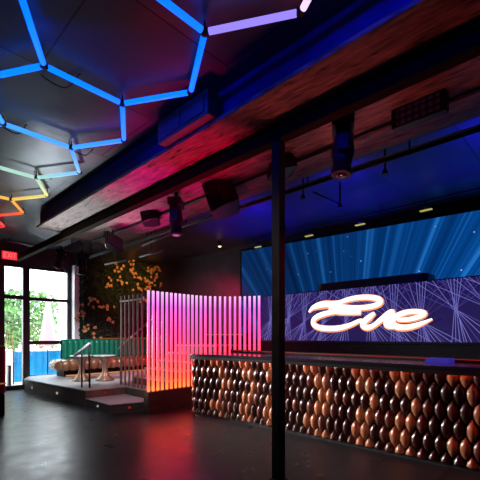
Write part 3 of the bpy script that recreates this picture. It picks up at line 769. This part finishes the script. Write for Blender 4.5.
# ------------------------------------------------------------------ outside
t = thing('blue_barrier', 'bright blue canvas patio barrier outside the glass', 'barrier', (4.2, 12.9, 0))
def panel(x0, x1, y, m_):
    mb = MB(); n = 24; A = []
    for i in range(n+1):
        x = x0+(x1-x0)*i/n; dy = .02*math.sin(i*1.3)
        A.append((x, y+dy))
    mb.prism(A+[(x, yy+.02) for x, yy in A[::-1]], .05, .98); return mb.build('canvas', m_, t)
panel(3.42, 4.35, 12.9, M['blue']); panel(4.4, 6.2, 12.95, M['blue'])
for x in (3.40, 4.375, 6.22): MB().tube([(x, 12.93, -.009), (x, 12.93, 1.02)], .022, 8).build('post', M['blackmetal'], t)
MB().tube([(3.40, 12.93, 1.0), (6.22, 12.93, 1.0)], .018, 8).build('top_rail', M['white'], t)
t = thing('door_stand', 'black upright stand just outside the glass door', 'stand', (3.15, 12.4, 0))
MB().b2(3.10, 3.18, 12.3, 12.5, .02, .62).build('post', M['plastic'], t, bevel=.01)
MB().b2(3.03, 3.25, 12.25, 12.55, -.009, .02).build('base', M['plastic'], t)
t = thing('patio_umbrella', 'closed pale patio umbrella standing outside the window', 'umbrella', (5.0, 15.5, 0))
p = atY(48, 300, 15.5)
MB().lathe([(.02, 3.0), (.06, 2.9), (.13, 2.4), (.20, 1.9), (.30, 1.2), (.33, 1.12), (.30, 1.08), (.03, 1.1)], (p.x, 15.5, -.01), 20, lobes=6, amp=.12, twist=.6).build('folded_canopy', M['canvas'], t)
MB().tube([(p.x, 15.5, -.009), (p.x, 15.5, 3.1)], .03, 8).build('pole', M['white'], t)
MB().lathe([(.3, 0), (.3, .06), (.08, .1)], (p.x, 15.5, -.009), 16).build('base', M['patio'], t)
def bush(x0, x1, y, z0, z1, n, lb, nm='garden_hedge'):
    mb = MB()
    for i in range(n):
        c = Vector((random.uniform(x0, x1), y+random.uniform(-.4, .4), z0+(z1-z0)*random.random()**.8))
        leaf(mb, c, Vector((random.uniform(-1, 1), -1, random.uniform(-.2, 1))), random.uniform(.12, .26), random.uniform(.04, .09))
    o = mb.build(nm, M['outleaf'], fix=False); tag(o, lb, 'hedge'); o['kind'] = 'stuff'
bush(3.5, 6.2, 17.4, 1.0, 3.3, 1500, 'leafy green hedge behind the closed umbrella')
bush(2.8, 4.7, 16.2, .9, 2.5, 900, 'leafy green shrubs seen through the glass door')
t = tag(MB().b2(2.8, 8.5, 16.6, 16.85, -.009, .90).build('planter_wall', M['white'], bevel=.02), 'low white planter wall under the garden hedge', 'planter')
t = tag(MB().b2(4.2, 4.62, 15.0, 15.4, -.009, 1.15).build('white_planter', M['white'], bevel=.03), 'tall white planter in front of the green shrubs', 'planter')
t = thing('awning_frame', 'pale slanted awning struts outside above the patio', 'awning', (4, 15, 2.8))
for (q0, q1) in (((12, 298), (28, 314)), ((28, 314), (42, 300))):
    MB().tube([atY(*q0, 14.0), atY(*q1, 14.0)], .015, 6).build('strut', M['pipe'], t)
MB().tube([atY(0, 297, 14.0), atY(70, 300, 14.0)], .02, 6).build('front_beam', M['white'], t)
MB().tube([atY(28, 314, 14.0), Vector((atY(28, 314, 14.0).x, 14.0, -.009))], .02, 6).build('post', M['white'], t)

# ------------------------------------------------------------------ lights
def area(name, loc, size, col, power, rot, sy=None, spread=None):
    l = bpy.data.lights.new(name, 'AREA'); l.energy = power; l.color = col; l.size = size
    if sy: l.shape = 'RECTANGLE'; l.size_y = sy
    if spread: l.spread = spread
    o = bpy.data.objects.new(name, l); COL.objects.link(o); o.location = loc; o.rotation_euler = rot; return o
def spot(name, loc, tgt, col, power, ang=60, blend=.5, r=.06):
    l = bpy.data.lights.new(name, 'SPOT'); l.energy = power; l.color = col; l.spot_size = math.radians(ang); l.spot_blend = blend; l.shadow_soft_size = r
    o = bpy.data.objects.new(name, l); COL.objects.link(o); o.location = loc
    o.rotation_euler = (Vector(tgt)-Vector(loc)).to_track_quat('-Z', 'Y').to_euler(); return o
# daylight
wo = bpy.data.worlds.new('World'); sc.world = wo; wo.use_nodes = True
bg = wo.node_tree.nodes['Background']; bg.inputs[0].default_value = (.86, .95, 1, 1); bg.inputs[1].default_value = 8.0
po = area('window_portal', (3.65, YW+.16, 1.75), 1.8, (1, 1, 1), 1, (-PI/2, 0, 0), 3.4); po.data.cycles.is_portal = True
# added blue washes on ceiling and beam side, no lamp fixtures
for by, bp_ in ((5.6, 260), (3.4, 240), (1.2, 170), (-.8, 150)):
    spot('blue_wash', (6.3, by, 2.65), (6.25, by, 4.0), (.012, .0, 1), bp_, 106, .6, .2)
spot('blue_wash', (0.9, 3.2, 3.86), (2.65, 3.2, 3.84), (.0, .01, 1), 130, 85, .9, .04)
spot('blue_wash', (0.9, .9, 3.86), (2.65, .9, 3.84), (.0, .01, 1), 130, 85, .9, .04)
# magenta, red and warm upward washes, added without fixtures to tint beam and soffit
spot('magenta_wash', (3.0, 4.9, 2.3), (2.85, 4.9, 3.7), (1, .0, .36), 170, 80, .8, .15)
spot('magenta_wash', (3.8, 6.3, 2.6), (3.8, 6.3, 3.7), (1, .0, .36), 130, 92, .8, .15)
spot('magenta_wash', (3.8, 4.5, 2.6), (3.8, 4.5, 3.7), (1, .0, .20), 60, 84, .8, .15)
spot('red_wash', (3.0, 3.6, 2.3), (2.9, 3.6, 3.7), (1, .0, .07), 130, 76, .8, .15)
spot('warm_wash', (3.5, 2.0, 2.2), (3.3, 2.0, 3.7), (1, .13, .13), 40, 90, .9, .15)
spot('warm_wash', (3.3, .4, 2.2), (3.2, .4, 3.7), (1, .10, .07), 13, 90, .9, .15)
# unseen cool fills added for booth, beam end, ceiling by the door, steps
spot('booth_fill', (2.6, 7.0, 3.5), (4.5, 9.9, .6), (.85, .95, 1), 900, 50, .9, .12)
spot('beam_fill', (2.85, 8.7, 1.6), (2.86, 7.0, 3.7), (.88, .95, 1), 560, 52, .9, .12)
spot('ceiling_fill', (-.2, 6.6, 1.8), (.0, 6.2, 4.0), (.85, .95, 1), 90, 80, 1, .5)
spot('step_fill', (2.0, 5.0, 3.6), (3.8, 7.4, .2), (.85, .95, 1), 170, 34, .9, .12)
# amber on the flowers
spot('amber_spot', (6.0, 9.2, 3.5), (6.35, 11.3, 3.2), (1, .5, .14), 130, 80, 1, .06)
# area fills added for highlights on the bar front, no fittings there
area('bar_fill', (1.2, 2.2, 3.3), .5, (1, .74, .64), 7, (Vector((4.66, 3.4, .7))-Vector((1.2, 2.2, 3.3))).to_track_quat('-Z', 'Y').to_euler(), spread=math.radians(60))
area('bar_fill', (2.3, 8.4, 1.7), .8, (1, .88, .82), 30, (Vector((4.66, 3.6, .75))-Vector((2.3, 8.4, 1.7))).to_track_quat('-Z', 'Y').to_euler(), spread=math.radians(36))
# added red spots on floor beside slat screen, bar end, landing and column
spot('red_floor', (3.95, 5.9, 3.4), (3.75, 5.2, 0), (1, .0, .015), 500, 38, .8, .1)
spot('red_bar', (4.2, .8, 3.4), (4.7, 1.0, 1.0), (1, .05, .02), 150, 70, .9, .1)
spot('red_landing', (6.2, 7.2, 3.4), (7.0, 8.2, 1.7), (1, .0, .10), 500, 120, .9, .1)
spot('red_column', (4.3, 1.6, 3.2), (3.04, 2.385, 1.8), (1, .0, .03), 60, 40, .9, .05)

# ------------------------------------------------------------------ camera
cam = bpy.data.cameras.new('camera'); co = bpy.data.objects.new('camera', cam); COL.objects.link(co); sc.camera = co
cam.sensor_width = 36; cam.lens = 36*F/480; cam.shift_y = (CY-240)/480; cam.clip_start = .05; cam.clip_end = 200
co.location = (0, 0, EYE); co.rotation_euler = (PI/2, 0, -YAW)
sc.view_settings.view_transform = 'Standard'; sc.view_settings.look = 'None'; sc.view_settings.gamma = 1; sc.view_settings.use_curve_mapping = False
sc.view_settings.exposure = 0
sc.cycles.max_bounces = 6; sc.cycles.sample_clamp_indirect = 4
sc.cycles.use_denoising = True
